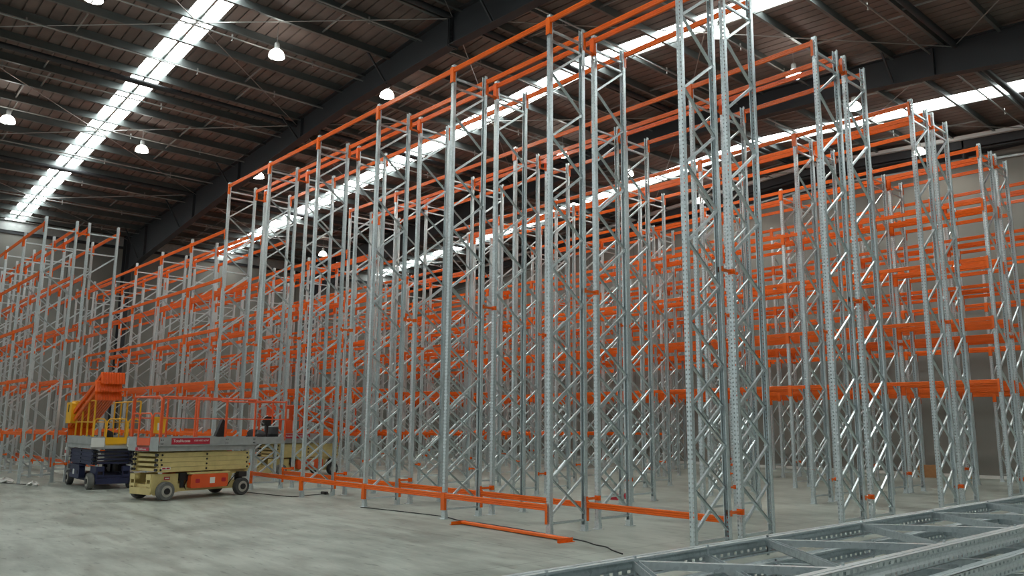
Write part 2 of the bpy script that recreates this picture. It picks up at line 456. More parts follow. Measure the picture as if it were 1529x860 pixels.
BREACH = {HT: [brace_mb(e).mesh('brace') for e in BRL[HT]], HL: [brace_mb(e).mesh('brace') for e in BRL[HL]]}
LB = P-.098
def beam_body(mb, dz=0):
    # stepped box beam running +X from 0, top at z=0, front face at y=-.05
    ya, yb, hb = -.051, -.007, -.097
    half = [(0, 0), (.004, -.001), (.008, -.005), (.009, -.010)]
    def side(y, sg):
        # profile of one face from top to bottom, sg=+1 pushes inwards
        q = [(y+sg*.010, 0), (y+sg*.004, -.002), (y, -.008), (y, -.026), (y+sg*.007, -.033), (y+sg*.007, -.040), (y, -.046), (y, -.058), (y+sg*.007, -.064), (y+sg*.007, -.071), (y, -.077), (y, hb+.008), (y+sg*.004, hb+.002), (y+sg*.010, hb)]
        return q
    poly = side(ya, 1)+list(reversed(side(yb, -1)))
    mb.prism(poly, .049, P-.049, 'x')
    return mb
def conn(mb, x, s):
    # end connector: plate on the upright face and a leg against the beam end
    mb.box(min(x, x+s*.05), max(x, x+s*.05), -.060, -.055, -.30, .012)
    mb.box(min(x, x+s*.004)+s*.046, max(x, x+s*.004)+s*.046, -.060, -.0, -.30, .012)
    for z in (-.03, -.12, -.18, -.255): mb.box(min(x+s*.012, x+s*.026), max(x+s*.012, x+s*.026), -.056, -.034, z-.012, z)
    return mb
BODY = beam_body(MB()).mesh('beam')
CONA = conn(MB(), 0, 1).mesh('beam_connector'); CONB = conn(MB(), P, -1).mesh('beam_connector')
_b = beam_body(MB()); conn(_b, 0, 1); conn(_b, P, -1); FULL = _b.mesh('beam'); FULLMB = _b
SPC = MB().box(-.022, .022, .035, G-.035, -.018, .018).box(-.045, .045, .032, .037, -.04, .04).box(-.045, .045, G-.037, G-.032, -.04, .04).box(.048, .052, -.01, .037, -.04, .04).box(.048, .052, G-.037, G+.01, -.04, .04).mesh('row_spacer')
for m_ in (UP[HT], UP[HL], BASE, BRALL[HT], BRALL[HL], *BREACH[HT], *BREACH[HL]): m_.materials.append(M['galv'])
for m_ in (BODY, CONA, CONB, FULL, SPC): m_.materials.append(M['orange'])
YL = [0, D, D+G, 2*D+G]

def place_frame(root, x, y, H, single):
    for (yy, rz) in ((y, 0), (y+D, PI)):
        u = link('upright', UP[H], None, root, (x, yy, 0), (0, 0, rz))
        link('base_plate', BASE, None, u)
    if single:
        for me in BREACH[H]: link('brace', me, None, root, (x, y, 0))
    else: link('bracing', BRALL[H], None, root, (x, y, 0))
def rack(y0, n0, n1, H, beams, label, double=True, detail=False, near=(), spz=(.5, 3.94)):
    """frames n0..n1; beams: list of (line, bay, z top)"""
    X0 = -n0*P
    root = thing('pallet_rack', label, 'rack', (X0, y0, 0), 0, 'orange and galvanised pallet racks')
    for n in range(n0, n1+1):
        x = -(n-n0)*P
        place_frame(root, x, 0, H, n in near)
        if double:
            place_frame(root, x, D+G, H, n in near)
            for z in list(spz)+[H-.36]: link('row_spacer', SPC, None, root, (x, D, z))
    cam = Vector((6.57, -9.13, 1.68))
    L = []
    for (ln, bay, z) in beams:
        rear = ln in (1, 3); y = YL[ln]; x = -(bay+1-n0)*P
        if rear: mat = Matrix.Translation((x+P, y, z)) @ Matrix.Rotation(PI, 4, 'Z')
        else: mat = Matrix.Translation((x, y, z))
        c = Vector((X0+x+P/2, y0+y, z)); L.append(((c-cam).length, mat))
    L.sort(key=lambda q: q[0])
    for d, mat in L[:100]:
        b = link('beam', BODY if detail else FULL, None, root); b.matrix_local = mat
        if detail:
            link('beam_connector', CONA, None, b); link('beam_connector', CONB, None, b)
    if len(L) > 100:
        mb = MB()
        for d, mat in L[100:]: mb.add(FULLMB, mat)
        o = obj('beam', mb, M['orange'], root); o['kind'] = 'stuff'
    return root
LOW = (1.38, 2.85, 4.36, 5.83, 7.27)
FULLT = (2.85, 4.36, 5.83, 7.27, 8.62)
ROWS = {'Z': -4.13, 'A': 0, 'B': 4.08, 'C': 8.25, 'D': 12.32, 'E': 16.4, 'F': 20.45}
def lv(lines, bays, zz): return [(l, b, z) for l in lines for b in bays for z in zz]
A4 = (0, 1, 2, 3); TB = range(0, 6); LBAY = range(6, 12)
rack(ROWS['A'], 0, 6, HT, lv(A4, TB, (8.62,))+lv((0,), range(1, 5), (.455,))+lv((1,), range(0, 5), (.455,)),
     'tall front double pallet rack in the foreground, orange beams only at top and floor level', detail=True, near=(0, 1))
rack(ROWS['B'], 0, 6, HT, lv(A4, TB, (8.62,)), 'second tall double pallet rack from the front, bare except for top beams', detail=True, near=(0, 1))
rack(ROWS['C'], 0, 6, HT, lv(A4, TB, (8.62,)), 'third tall double pallet rack from the front, bare except for top beams', near=(0, 1))
rack(ROWS['D'], 0, 6, HT, lv(A4, TB, FULLT), 'fourth tall double pallet rack from the front, the first filled with beam levels', near=(0, 1))
rack(ROWS['E'], 0, 6, HT, lv(A4, TB, FULLT), 'fifth tall double pallet rack, full of beams, just before the wall rack', near=(0, 1))
rack(ROWS['F'], 0, 6, HL, lv((0, 1), TB, (2.85, 4.36, 5.83, 7.27)), 'single depth pallet rack standing right against the back wall', double=False)
rack(ROWS['Z'], 7, 12, HL, lv(A4, range(7, 12), LOW)+lv((3,), range(7, 11), (.455,)), 'shorter double pallet rack at the far left edge, behind the blue scissor lift', detail=True)
lowlab = {'A': 'shorter left continuation of the front tall rack, behind the two scissor lifts', 'B': 'shorter left continuation of the second tall rack, behind the half hidden yellow lift',
          'C': 'shorter left continuation of the third tall rack', 'D': 'shorter left continuation of the fourth tall rack', 'E': 'shorter left continuation of the fifth tall rack'}
for r in 'ABCDE':
    rack(ROWS[r], 7, 12, HL, lv(A4, LBAY, (2.85, 4.36, 5.83, 7.27) if False else LOW), lowlab[r])
rack(ROWS['F'], 7, 12, HL, lv((0, 1), LBAY, LOW), 'single depth pallet rack in the far left corner against the back wall', double=False)

# ------------------------------------------------------------------ stack of frames lying flat, bottom right
ordw = ['topmost', 'second from top', 'third from top', 'fourth from top', 'fifth from top', 'sixth from top', 'seventh from top', 'eighth from top', 'ninth from top', 'lowest, on the timber bearers']
bear = []
for i, y in enumerate((-7.3, -4.2, -1.1)):
    o = obj('timber_bearer', MB().rbox(3.7, 5.5, y-.05, y+.05, 0, .098, .006, 'x'), M['tan'])
    tag(o, ['timber bearer on the floor under the near end of the flat frame stack', 'timber bearer on the floor under the middle of the flat frame stack', 'timber bearer on the floor under the far end of the flat frame stack'][i], 'timber', 'bearers under the frame stack')
npc = 10; hp = (1.09-.10)/npc
for i in range(npc):
    ztop = 1.09-i*hp; zc = ztop-.048
    off = [0, .115, .21, .10, .25, .05, .17, .23, .03, .12][i]; yo = [0, -.12, .2, -.25, .1, -.3, .05, .12, -.15, .2][i]
    r = thing('rack_frame', 'galvanised rack frame lying flat in the foreground stack, '+ordw[i], 'frame', (4.03+off, -8.12+yo, zc), 0, 'rack frames stacked flat at bottom right')
    # lying frame: length along +Y, depth along +X, web normals +-X
    R = Matrix(((0, 1, 0, 0), (0, 0, 1, 0), (1, 0, 0, 0), (0, 0, 0, 1)))      # local z->Y, y->X, x->Z
    for (dx, fl) in ((.04, 0), (.04+.75, 1)):
        m = R.copy()
        if fl: m = R @ Matrix.Rotation(PI, 4, 'Z')
        u = link('upright', UP[HT], None, r); u.matrix_local = Matrix.Translation((dx, 0, 0)) @ m
        b = link('base_plate', BASE, None, u) if i == 0 else None
    for me in BREACH[HT]:
        b = link('brace', me, None, r); b.matrix_local = Matrix.Translation((.04, 0, 0)) @ Matrix.Scale(.75/.79, 4, (1, 0, 0)) @ R

# ------------------------------------------------------------------ loose beam on the floor
def loose_beam(label, mat, group=None, nm='loose_beam'):
    o = bpy.data.objects.new(nm, None); COL.objects.link(o); o.matrix_world = mat
    tag(o, label, 'beam', group)
    link('beam', BODY, None, o); link('beam_connector', CONA, None, o); link('beam_connector', CONB, None, o)
    return o
loose_beam('single orange beam lying loose on the floor in front of the front rack',
           Matrix.Translation((-1.92, -.26, .061)) @ Matrix.Rotation(PI-.03, 4, 'Z') @ Matrix.Rotation(PI/2, 4, 'X') @ Matrix.Translation((0, .0, 0)))

# ------------------------------------------------------------------ scissor lifts
def wheel(mb_t, mb_r, x, y, r, w, side):
    y0, y1 = y-w/2, y+w/2
    mb_t.lathe([(r*.62, y0+.01), (r*.62, y0), (r-.015, y0), (r, y0+.02), (r, y1-.02), (r-.015, y1), (r*.62, y1), (r*.62, y1-.01)], (x, 0, r), 'y', 28)
    s = -1 if side < 0 else 1; yo = y+s*(w/2)
    a, b = sorted((yo-s*.03, yo+s*.002))
    mb_r.lathe([(r*.62, a), (r*.62, b), (r*.5, b)] if s > 0 else [(r*.5, a), (r*.62, a), (r*.62, b)], (x, 0, r), 'y', 24)
    a, b = sorted((yo-s*.02, yo+s*.022))
    return MB().lathe([(r*.34, a), (r*.34, b), (r*.2, b)] if s > 0 else [(r*.2, a), (r*.34, a), (r*.34, b)], (x, 0, r), 'y', 16)
def scissor_lift(label, loc, rz, c, opt):
    t = thing('scissor_lift', label, 'scissor lift', loc, rz)
    L, W = opt['L'], opt['W']; hx = L/2; hy = W/2; r = .2
    body, arms = M[c['body']], M[c['arm']]
    # wheels
    for sx_ in (-1, 1):
        for sy in (-1, 1):
            tb, rb = MB(), MB(); hb = wheel(tb, rb, sx_*opt['wb']/2, sy*(hy-.08), r, .14, sy)
            w = obj('wheel', tb, M['rubber'] if sx_ < 0 else M['tyre'], t, smooth=True); obj('wheel_rim', rb, M[c['rim']], w, smooth=True); obj('wheel_hub', hb, M['black'], w, smooth=True)
    # chassis
    cb = MB()
    cb.box(-hx+.05, hx-.12, -hy+.17, hy-.17, .17, .34)
    x0 = -opt['wb']/2
    cb.prism([(-hx, .2), (-hx+.07, .12), (x0-.02, .12), (x0+.35, .16), (x0+.35, .56), (-hx+.02, .56)], -hy+.16, -hy+.185, 'y')
    cb.prism([(-hx, .2), (-hx+.07, .12), (x0-.02, .12), (x0+.35, .16), (x0+.35, .56), (-hx+.02, .56)], hy-.185, hy-.16, 'y')
    cb.box(-hx, -hx+.03, -hy+.18, hy-.18, .13, .27)
    for sy in (-1, 1):
        y = sy*(hy-.26)
        cb.box(-hx-.01, -hx+.10, y-.09, y+.09, .30, .36); cb.box(-hx-.01, -hx+.10, y-.09, y+.09, .44, .56); cb.box(-hx-.005, -hx+.01, y-.09, y-.06, .27, .5); cb.box(-hx-.005, -hx+.01, y+.06, y+.09, .27, .5)
    xr = opt['wb']/2
    for sy in (-1, 1):
        yy = sy*(hy-.17)
        cb.prism([(.52, .17), (xr-.33, .17), (xr-.20, .5), (xr+.2, .54), (xr+.2, .6), (.52, .6)], yy-.012, yy+.012, 'y')
    cb.box(.5, hx-.06, -hy+.16, hy-.16, .54, .60)
    ch = obj('chassis', cb, body, t)
    # folded scissor pack
    nl = 4; z0, z1 = .60, opt['zd']-.03; h = (z1-z0)/nl
    for k in range(nl):
        sb = MB(); za = z0+k*h
        for sy in (-1, 1):
            for j, off in enumerate((.10, .17)):
                y = sy*(hy-off); e = .02*(k % 2)
                sb.rbox(-hx+.07+e+j*.02, hx-.09-e, y-.025, y+.025, za+.003, za+h-.003, .018, 'y')
        sb.box(-hx+.12, -hx+.22, -hy+.18, hy-.18, za+.02, za+h-.03)
        a = obj('scissor_arm', sb, arms, t)
        pb = MB()
        for xx in (-hx+.14+.02*(k % 2), .0, hx-.16-.02*(k % 2)):
            for sy in (-1, 1): pb.lathe([(.022, 0), (.022, .014)], (xx, sy*(hy-.075)-(.014 if sy < 0 else 0), za+h/2), 'y', 10)
        for sy in (-1, 1): 
            for j in (0, 1): pb.lathe([(.03, -.03), (.03, .0)], (-hx+.07+.02*j, sy*(hy-.10-.07*j), za+h/2), 'x', 10)
        obj('pivot_pin', pb, M['black'], a, smooth=True)
    # pump bay behind the tray
    pbm = MB().rbox(x0+.36, x0+.62, -hy+.12, -hy+.3, .40, .57, .02, 'y').tube([(x0+.45, -hy+.16, .25), (x0+.45, -hy+.16, .42)], .05, 10).tube([(x0+.56, -hy+.18, .2), (x0+.50, -hy+.14, .3), (x0+.58, -hy+.17, .40)], .012, 6)
    obj('hydraulic_pump', pbm, M['black'], t)
    # side trays
    for sy in (-1, 1):
        tb = MB(); ya, yb = sorted((sy*(hy-.14), sy*(hy+.0)))
        tb.rbox(opt['t0'], opt['t1'], ya, yb, .23, .53, .05, 'y', 5)
        tr = obj('tray_cover', tb, M[c['tray']], t)
        rb = MB(); yf = sy*(hy+.0)
        for xx in (opt['t0']+.17, opt['t1']-.12):
            a, b = sorted((yf, yf+sy*.006)); rb.rbox(xx-.055, xx+.055, a, b, .34, .43, .02, 'y')
        obj('latch_recess', rb, M['black'] if c['tray'] == 'navy' else M['red'], tr)
        lb = MB(); a, b = sorted((yf, yf+sy*.007)); lb.box(.5*(opt['t0']+opt['t1']), .5*(opt['t0']+opt['t1'])+.13, a, b, .32, .45)
        obj('label_sticker', lb, M['white'], tr)
        lg = MB(); lg.box(opt['t0']-.03, opt['t1']+.04, ya, yb+.02 if sy > 0 else yb, .535, .575); obj('step_ledge', lg, body, t)
    # steering fork and hose at the right wheels
    fb = MB()
    for sy in (-1, 1): fb.box(xr-.08, xr+.08, sy*(hy-.2)-.04, sy*(hy-.2)+.04, .2, .54); 
    for sy in (-1, 1): fb.rbox(xr-.11, xr+.11, sy*(hy-.1)-.06, sy*(hy-.1)+.06, .42, .54, .02, 'y')
    fb.tube([(xr-.36, -hy+.13, .22), (xr-.3, -hy+.1, .34), (xr-.2, -hy+.1, .44), (xr-.1, -hy+.14, .52)], .012, 6)
    obj('steering_fork', fb, M['black'], t)
    # platform
    zd = opt['zd']; db = MB()
    db.box(-hx, hx, -hy, hy, zd+.1, zd+.14)
    for sy in (-1, 1):
        a, b = sorted((sy*hy, sy*(hy-.02))); db.box(-hx, hx, a, b, zd, zd+.12)
        a, b = sorted((sy*(hy+.012), sy*(hy-.005))); db.box(-hx+.02, hx+.02, a, b, zd+.12, zd+.30)
        a, b = sorted((sy*(hy+.012), sy*(hy+.035))); db.box(-hx, hx, a, b, zd+.105, zd+.125)
    db.box(-hx-.01, -hx+.01, -hy, hy, zd, zd+.12)
    for sy in (-1, 1): a, b = sorted((sy*hy, sy*(hy-.3))); db.box(-hx-.012, -hx+.008, a, b, zd+.1, zd+.30)
    dk = obj('platform', db, M['deck'], t)
    bb = MB()
    for xx in (-hx+.05, -hx+.09, .42, .47, hx-.08, hx-.04):
        for zz in (zd+.16, zd+.24): bb.lathe([(.012, 0), (.012, .006)], (xx, -hy-.018, zz), 'y', 8)
    obj('bolt', bb, M['black'], dk)
    if opt.get('ext'):
        e = opt['ext']; eb = MB().box(hx-.3, hx+e, -hy+.06, hy-.06, zd+.14, zd+.18)
        for sy in (-1, 1): a, b = sorted((sy*(hy-.05), sy*(hy-.07))); eb.box(hx-.3, hx+e, a, b, zd+.12, zd+.29)
        eb.box(hx+e-.02, hx+e, -hy+.05, hy-.05, zd+.12, zd+.29)
        obj('platform_extension', eb, M['deck'], t)
    # guard rails
    rail = M[c['rail']]; zt = opt['zt']; zm = opt['zm']; zf = zd+.2; xend = hx+(opt.get('ext') or 0)
    def railing(pts_top, posts, nm='guard_rail'):
        g = MB(); g.tube(pts_top, .019, 8); g.tube([(p[0], p[1], zm) for p in pts_top], .013, 8)
        for p in posts: g.bar((p[0], p[1], zf), (p[0], p[1], zt), .035, .035)
        g_ = obj(nm, g, rail, t, smooth=True); return g_
    for sy in (-1, 1):
        y = sy*(hy-.02)
        n = opt['np']; ps = [(-hx+.05+(L-.1)*k/(n-1), y) for k in range(n)]
        railing([(-hx+.03, y, zt-.04), (-hx+.10, y, zt), (hx-.02, y, zt)], ps)
        if opt.get('ext'):
            y2 = sy*(hy-.06); railing([(hx-.25, y2, zt-.03), (xend-.02, y2, zt-.03)], [(xend-.03, y2)], 'extension_rail')
    railing([(xend-.02, -hy+.06, zt-.03), (xend-.02, hy-.06, zt-.03)], [(xend-.03, 0)], 'end_rail')
    # rear end with gate
    xe = -hx+.02; gb = MB(); gw = opt['gw']
    for sy in (-1, 1):
        a = sy*gw; b = sy*(hy-.03)
        gb.tube([(xe, a, zf-.05), (xe, a, opt['zg']-.06), (xe, a+sy*.05, opt['zg']), (xe, b-sy*.05, opt['zg']), (xe, b, opt['zg']-.05), (xe, b, zf-.05)], .018, 8)
    if opt.get('endtop'):
        gb.tube([(xe, -hy+.02, zf), (xe, -hy+.02, zt-.08), (xe, -hy+.1, zt), (xe, hy-.1, zt), (xe, hy-.02, zt-.08), (xe, hy-.02, zf)], .022, 8)
    obj('entry_rail', gb, rail, t, smooth=True)
    gt = MB(); g = gw-.03; zg = opt['zg']
    gt.tube([(xe-.01, -g, zd+.12), (xe-.01, -g, zg-.07), (xe-.01, -g+.06, zg), (xe-.01, g-.06, zg), (xe-.01, g, zg-.07), (xe-.01, g, zd+.12)], .018, 8)
    gt.box(xe-.03, xe-.01, -g, g, zd+.08, zd+.28)
    gate = obj('gate', gt, rail, t)
    if opt.get('white_end'):
        wb_ = MB()
        for sy in (-1, 1): a, b = sorted((sy*gw, sy*(hy+.01))); wb_.rbox(-hx-.03, -hx+.05, a, b, zd+.04, zd+.27, .02, 'x')
        obj('end_panel', wb_, M['white'], t)
    return t, dict(hx=hx, hy=hy, zd=zd, zt=zt, xend=xend)

def sx_(v): return v
OPT1 = dict(L=2.55, W=1.12, wb=1.97, zd=1.05, zt=2.22, zm=1.76, zg=1.86, gw=.26, t0=-.42, t1=.55, ext=.95, np=4, endtop=True)
ang1 = math.atan2(.970, -.244)
L1, d1 = scissor_lift('cream scissor lift with orange rails and red sticker, in front of the front rack', (-12.47, -1.90, 0), ang1,
                      dict(body='cream', arm='cream', rail='redorange', tray='redorange', rim='rim'), OPT1)
# stickers on the near side
st = obj('sticker', MB().box(-.98, -.02, -.582, -.574, 1.195, 1.33), M['red'], L1)
text('lettering', 'TotalAccess', .085, M['white'], st, (-.735, -.583, 1.268), (PI/2, 0, 0))
text('lettering', '1300 HIRE NOW', .052, M['white'], st, (-.245, -.583, 1.27), (PI/2, 0, 0))
s2 = obj('sticker', MB().box(-1.302, -1.296, -.25, .25, 1.055, 1.125), M['red'], L1)
text('lettering', 'TotalAccess', .062, M['white'], s2, (-1.303, 0, 1.09), (PI/2, 0, -PI/2))
s3 = obj('sticker', MB().box(-1.12, -.90, -.492, -.486, .655, .71), M['white'], L1)
obj('sticker_mark', MB().box(-1.10, -1.02, -.495, -.491, .668, .698).box(-1.0, -.92, -.495, -.491, .668, .698), M['red'], s3)
s4 = obj('sticker', MB().box(-.98, -.84, -.405, -.398, .43, .50), M['red'], L1)
obj('sticker_mark', MB().box(-.96, -.86, -.409, -.404, .455, .475), M['white'], s4)
# manual box, jacket, bags on lift 1
mbx = thing('manual_box', 'yellow plastic manual box hanging on the orange rail of the cream lift', 'box', (0, 0, 0))
mbx.matrix_world = Matrix.Translation((-12.47, -1.90, 0)) @ Matrix.Rotation(ang1, 4, 'Z') @ Matrix.Translation((-.62, .55, 1.42))
obj('box_body', MB().prism([(-.13, 0), (.13, 0), (.15, .30), (-.15, .30)], -.08, .02, 'y'), M['yellow'], mbx)
obj('lid', MB().rbox(-.155, .155, -.09, .03, .29, .37, .02, 'y'), M['yellow'], mbx)
obj('label_sticker', MB().box(-.06, .06, -.086, -.08, .07, .23), M['white'], mbx)
def on_lift(x, y, z): return Matrix.Translation((-12.47, -1.90, 0)) @ Matrix.Rotation(ang1, 4, 'Z') @ Matrix.Translation((x, y, z))
def blob(seed, sx, sy, sz, n=14, m=9, amp=.18, flat=True):
    rnd = random.Random(seed); mb = MB(); ph = [rnd.uniform(0, 6.28) for _ in range(6)]
    rows = []
    for i in range(m+1):
        th = PI*i/m; row = []
        for k in range(n):
            a = 2*PI*k/n
            q = 1+amp*(math.sin(3*a+ph[0])*math.sin(2*th+ph[1])+.6*math.sin(5*a+ph[2]+3*th)+.3*math.sin(9*a+ph[3]+2*th))
            z = math.cos(th)*q; z = max(z, -.55) if flat else z
            row.append((sx*math.sin(th)*math.cos(a)*q, sy*math.sin(th)*math.sin(a)*q, sz*(z+.55)))
        rows.append(row)
    o = len(mb.v)
    for r_ in rows: mb.v += r_
    for i in range(m):
        for k in range(n): mb.f.append((o+i*n+k, o+(i+1)*n+k, o+(i+1)*n+(k+1) % n, o+i*n+(k+1) % n))
    return mb
jk = obj('jacket', MB().prism([(-.03, 0), (.17, 0), (.16, .2), (.12, .36), (.06, .42), (.0, .30), (-.12, .02)], -.04, .05, 'y').prism([(.05, .02), (.20, .04), (.17, .3), (.10, .36)], .03, .10, 'y'), M['black'])
jk.matrix_world = on_lift(.33, -.42, 1.345); tag(jk, 'black jacket draped low on the rail of the cream lift', 'jacket')
bg = obj('bag', blob(3, .27, .16, .17), M['black'], smooth=True); bg.matrix_world = on_lift(1.55, -.22, 1.235); tag(bg, 'black bag lying on the extension deck of the cream lift', 'bag')
dr = thing('drum', 'black upright drum with a grey lid on the end of the lift deck', 'drum'); dr.matrix_world = on_lift(2.06, -.22, 1.235)
obj('drum_body', MB().lathe([(.11, 0), (.13, .02), (.13, .16), (.135, .17), (.13, .18), (.13, .32), (.12, .34)], (0, 0, 0), 'z', 20), M['black'], dr, smooth=True)
obj('lid', MB().lathe([(.125, .34), (.125, .36), (.04, .37)], (0, 0, 0), 'z', 20).tube([(-.07, 0, .37), (0, 0, .42), (.10, .02, .48)], .022, 8), M['deck'], dr, smooth=True)
pt = thing('power_tool', 'black power tool propped above the drum on the lift deck', 'tool'); pt.matrix_world = on_lift(2.05, .1, 1.235)
obj('tool_body', MB().rbox(-.06, .24, -.08, .06, .36, .60, .05, 'y').box(.02, .1, -.05, .03, 0, .38), M['black'], pt)
obj('handle', MB().tube([(-.02, -.03, .40), (-.14, -.03, .46), (-.08, -.03, .56), (.05, -.03, .62)], .018, 8), M['rod'], pt, smooth=True)
wb2 = obj('white_box', MB().rbox(-.14, .14, -.1, .1, 0, .1, .01, 'z'), M['white']); wb2.matrix_world = on_lift(2.0, .38, 1.235); tag(wb2, 'small white carton at the right end of the lift deck', 'box')

# second cream lift, behind the front rack
OPT2 = dict(OPT1); OPT2['ext'] = .6
ang2 = math.radians(97)
C2 = (-18.12, 3.68, 0)
L2, d2 = scissor_lift('second cream scissor lift seen through the bays of the front rack', C2, ang2, dict(body='cream', arm='cream', rail='redorange', tray='redorange', rim='rim'), OPT2)
st = obj('sticker', MB().box(-.98, -.02, -.582, -.574, 1.195, 1.33), M['red'], L2)
text('lettering', 'TotalAccess', .085, M['white'], st, (-.735, -.583, 1.268), (PI/2, 0, 0))
text('lettering', '1300 HIRE NOW', .052, M['white'], st, (-.245, -.583, 1.27), (PI/2, 0, 0))
def on_lift2(x, y, z): return Matrix.Translation(C2) @ Matrix.Rotation(ang2, 4, 'Z') @ Matrix.Translation((x, y, z))
cbx = thing('control_cabinet', 'tall orange cabinet with a white notice on the half hidden lift', 'cabinet'); cbx.matrix_world = on_lift2(-1.0, -.1, 1.195)
obj('cabinet_body', MB().rbox(-.18, .42, -.3, .3, 0, 1.0, .04, 'y'), M['redorange'], cbx)
obj('notice', MB().box(-.02, .26, -.307, -.30, .62, .92), M['white'], cbx)
k = 0
ln = ['lowest on the left', 'lowest in the middle', 'lowest on the right', 'upper on the left', 'upper in the middle', 'upper on the right']
for j in range(2):
    for i in range(3):
        m = on_lift2(-.55+.0*j, -.38+i*.11, 2.06+j*.19) @ Matrix.Rotation(math.radians(15.5), 4, 'Y')
        loose_beam('orange beam sloping down the deck of the half hidden cream lift, '+ln[k], m, 'beams on the half hidden lift'); k += 1

# blue lift with yellow rails
OPT3 = dict(L=2.45, W=1.12, wb=2.05, zd=1.0, zt=2.20, zm=1.66, zg=1.74, gw=.27, t0=-.25, t1=.72, np=5, white_end=True)
C3 = (-16.85, -2.68, 0); ang3 = PI-.02
L3, d3 = scissor_lift('navy blue scissor lift with yellow rails carrying a bundle of orange beams', C3, ang3,
                      dict(body='navy', arm='navy', rail='yellow', tray='navy', rim='rim'), OPT3)
def on_lift3(x, y, z): return Matrix.Translation(C3) @ Matrix.Rotation(ang3, 4, 'Z') @ Matrix.Translation((x, y, z))
mb3 = thing('manual_box', 'large yellow box on the far left rail of the blue lift', 'box'); mb3.matrix_world = on_lift3(.95, .55, 1.62)
obj('box_body', MB().rbox(-.28, .28, -.05, .12, 0, .56, .05, 'y'), M['yellow'], mb3)
obj('latch', MB().box(-.02, .02, .12, .135, .3, .5), M['black'], mb3)
ladder = MB()
for s in (-.04, .04): ladder.tube([(.0, s*2, 0), (0, s*2, .5)], .012, 6)
# bundle of beams: near end raised on the end rail
slope = math.atan2(.92, 2.5)
nb = 0
for j in range(3):
    for i in range(10):
        # local beam: +X length; near (raised) end at rear -x of the lift
        yy = .02+i*.062+(.02*j if j < 2 else -.03)
        if j == 2 and i > 8: continue
        base = on_lift3(-1.30-.03*j, yy+.03, 2.50+.205*j-.0)
        m = base @ Matrix.Rotation(slope, 4, 'Y') 
        pos = ['lowest', 'middle', 'top'][j]
        o = loose_beam('orange beam in the bundle on the blue lift, %s layer, %s' % (pos, ['rightmost', 'second from right', 'third from right', 'fourth from right', 'fifth from right', 'sixth from right', 'seventh from right', 'eighth from right', 'ninth from right', 'tenth from right'][9-i] if False else ['first', 'second', 'third', 'fourth', 'fifth', 'sixth', 'seventh', 'eighth', 'ninth', 'tenth'][i]+' from the right'), m, 'beams bundled on the blue lift')
        nb += 1
# worker-less bits: dark jacket inside the blue lift gate
jj = obj('jacket', MB().prism([(-.12, 0), (.12, 0), (.10, .26), (.03, .36), (-.08, .3)], -.05, .05, 'x'), M['black']); jj.matrix_world = on_lift3(-1.08, .14, 1.105); tag(jj, 'dark cloth heap behind the yellow gate of the blue lift', 'cloth')
tl = thing('tail_light', 'small red and white reflector box at the rear corner of the blue lift', 'reflector'); tl.matrix_world = on_lift3(1.16, .56, .76)
obj('reflector_body', MB().rbox(-.08, .08, 0, .05, 0, .22, .01, 'y'), M['white'], tl); obj('reflector', MB().box(-.07, .07, .05, .056, .07, .15), M['red'], tl)

# ------------------------------------------------------------------ lights
def high_bay(x, y, z, label, w=140):
    t = thing('high_bay_lamp', label, 'lamp', (x, y, z), 0, 'dome high bay lamps under the roof')
    dm = MB(); prof_ = [(.210, -.0), (.215, .01), (.20, .075), (.17, .145), (.11, .20), (.055, .215)]
    inner = [(.05, .205), (.104, .19), (.16, .138), (.19, .073), (.203, .01)]
    dm.lathe(prof_+inner, (0, 0, 0), 'z', 28, cap=False)
    obj('lamp_shade', dm, M['lamp'], t, smooth=True)
    obj('bulb', MB().lathe([(.02, .10), (.045, .11), (.045, .17), (.03, .195)], (0, 0, 0), 'z', 14), M['lamp'], t, smooth=True)
    obj('ballast', MB().lathe([(.05, .21), (.07, .22), (.07, .38), (.03, .43)], (0, 0, 0), 'z', 16), M['deck'], t, smooth=True)
    obj('hanger', MB().tube([(0, 0, .42), (0, 0, zs(x)-.02-z)], .01, 6), M['rod'], t)
    obj('cross_bar', MB().box(-.20, .20, -.016, .016, -.006, .008).tube([(0, -.20, 0), (0, .20, 0)], .006, 5), M['rod'], t)  # bar added across the opening to imitate a grey smudge in the glow
    l = bpy.data.lights.new('lamp_light', 'POINT'); l.energy = w; l.color = (1., .96, .86); l.shadow_soft_size = .03
    lo = bpy.data.objects.new('lamp_light', l); COL.objects.link(lo); lo.parent = t; lo.location = (0, 0, .06)
LAMPS = [(-21.94, -4.9, 10.9, 'glowing dome lamp cut by the left edge of the photo'), (-22.08, -.84, 10.95, 'glowing dome lamp right of the left skylight, nearest the dark column'),
         (-12.99, -.26, 11.45, 'glowing dome lamp left of the dark rafter, high between skylight and rafter'), (-22.14, 3.45, 10.95, 'glowing dome lamp peeking out under the left end of the front rack top beam'),
         (-13.21, 3.42, 11.45, 'glowing dome lamp half hidden behind the lower edge of the near rafter'), (-13.24, 14.72, 11.45, 'glowing dome lamp seen among the top beams right of centre'),
         (-4.01, 14.47, 11.4, 'glowing dome lamp behind the top of the second rack end'), (-4.34, 20.2, 11.4, 'glowing dome lamp above the back wall behind the third rack end'),
         (-31.1, 11.18, 10.4, 'small distant dome lamp low over the far left end of the racks'), (-4.08, 7.37, 11.4, 'glowing dome lamp behind the tops of the nearest tall frame'),
         (-13.23, -4.77, 11.5, 'glowing dome lamp cut by the top edge of the photo beside the left skylight'), (-13.5, 19.9, 11.4, 'glowing dome lamp between frames in front of the right skylight'),
         (-4.09, 11.0, 11.4, 'dome lamp glimpsed between the top beams of the second rack near its end'), (-13.31, 11.1, 11.4, 'dome lamp glimpsed between the top beams of the second rack at its middle')]
for L_ in LAMPS: high_bay(*L_)

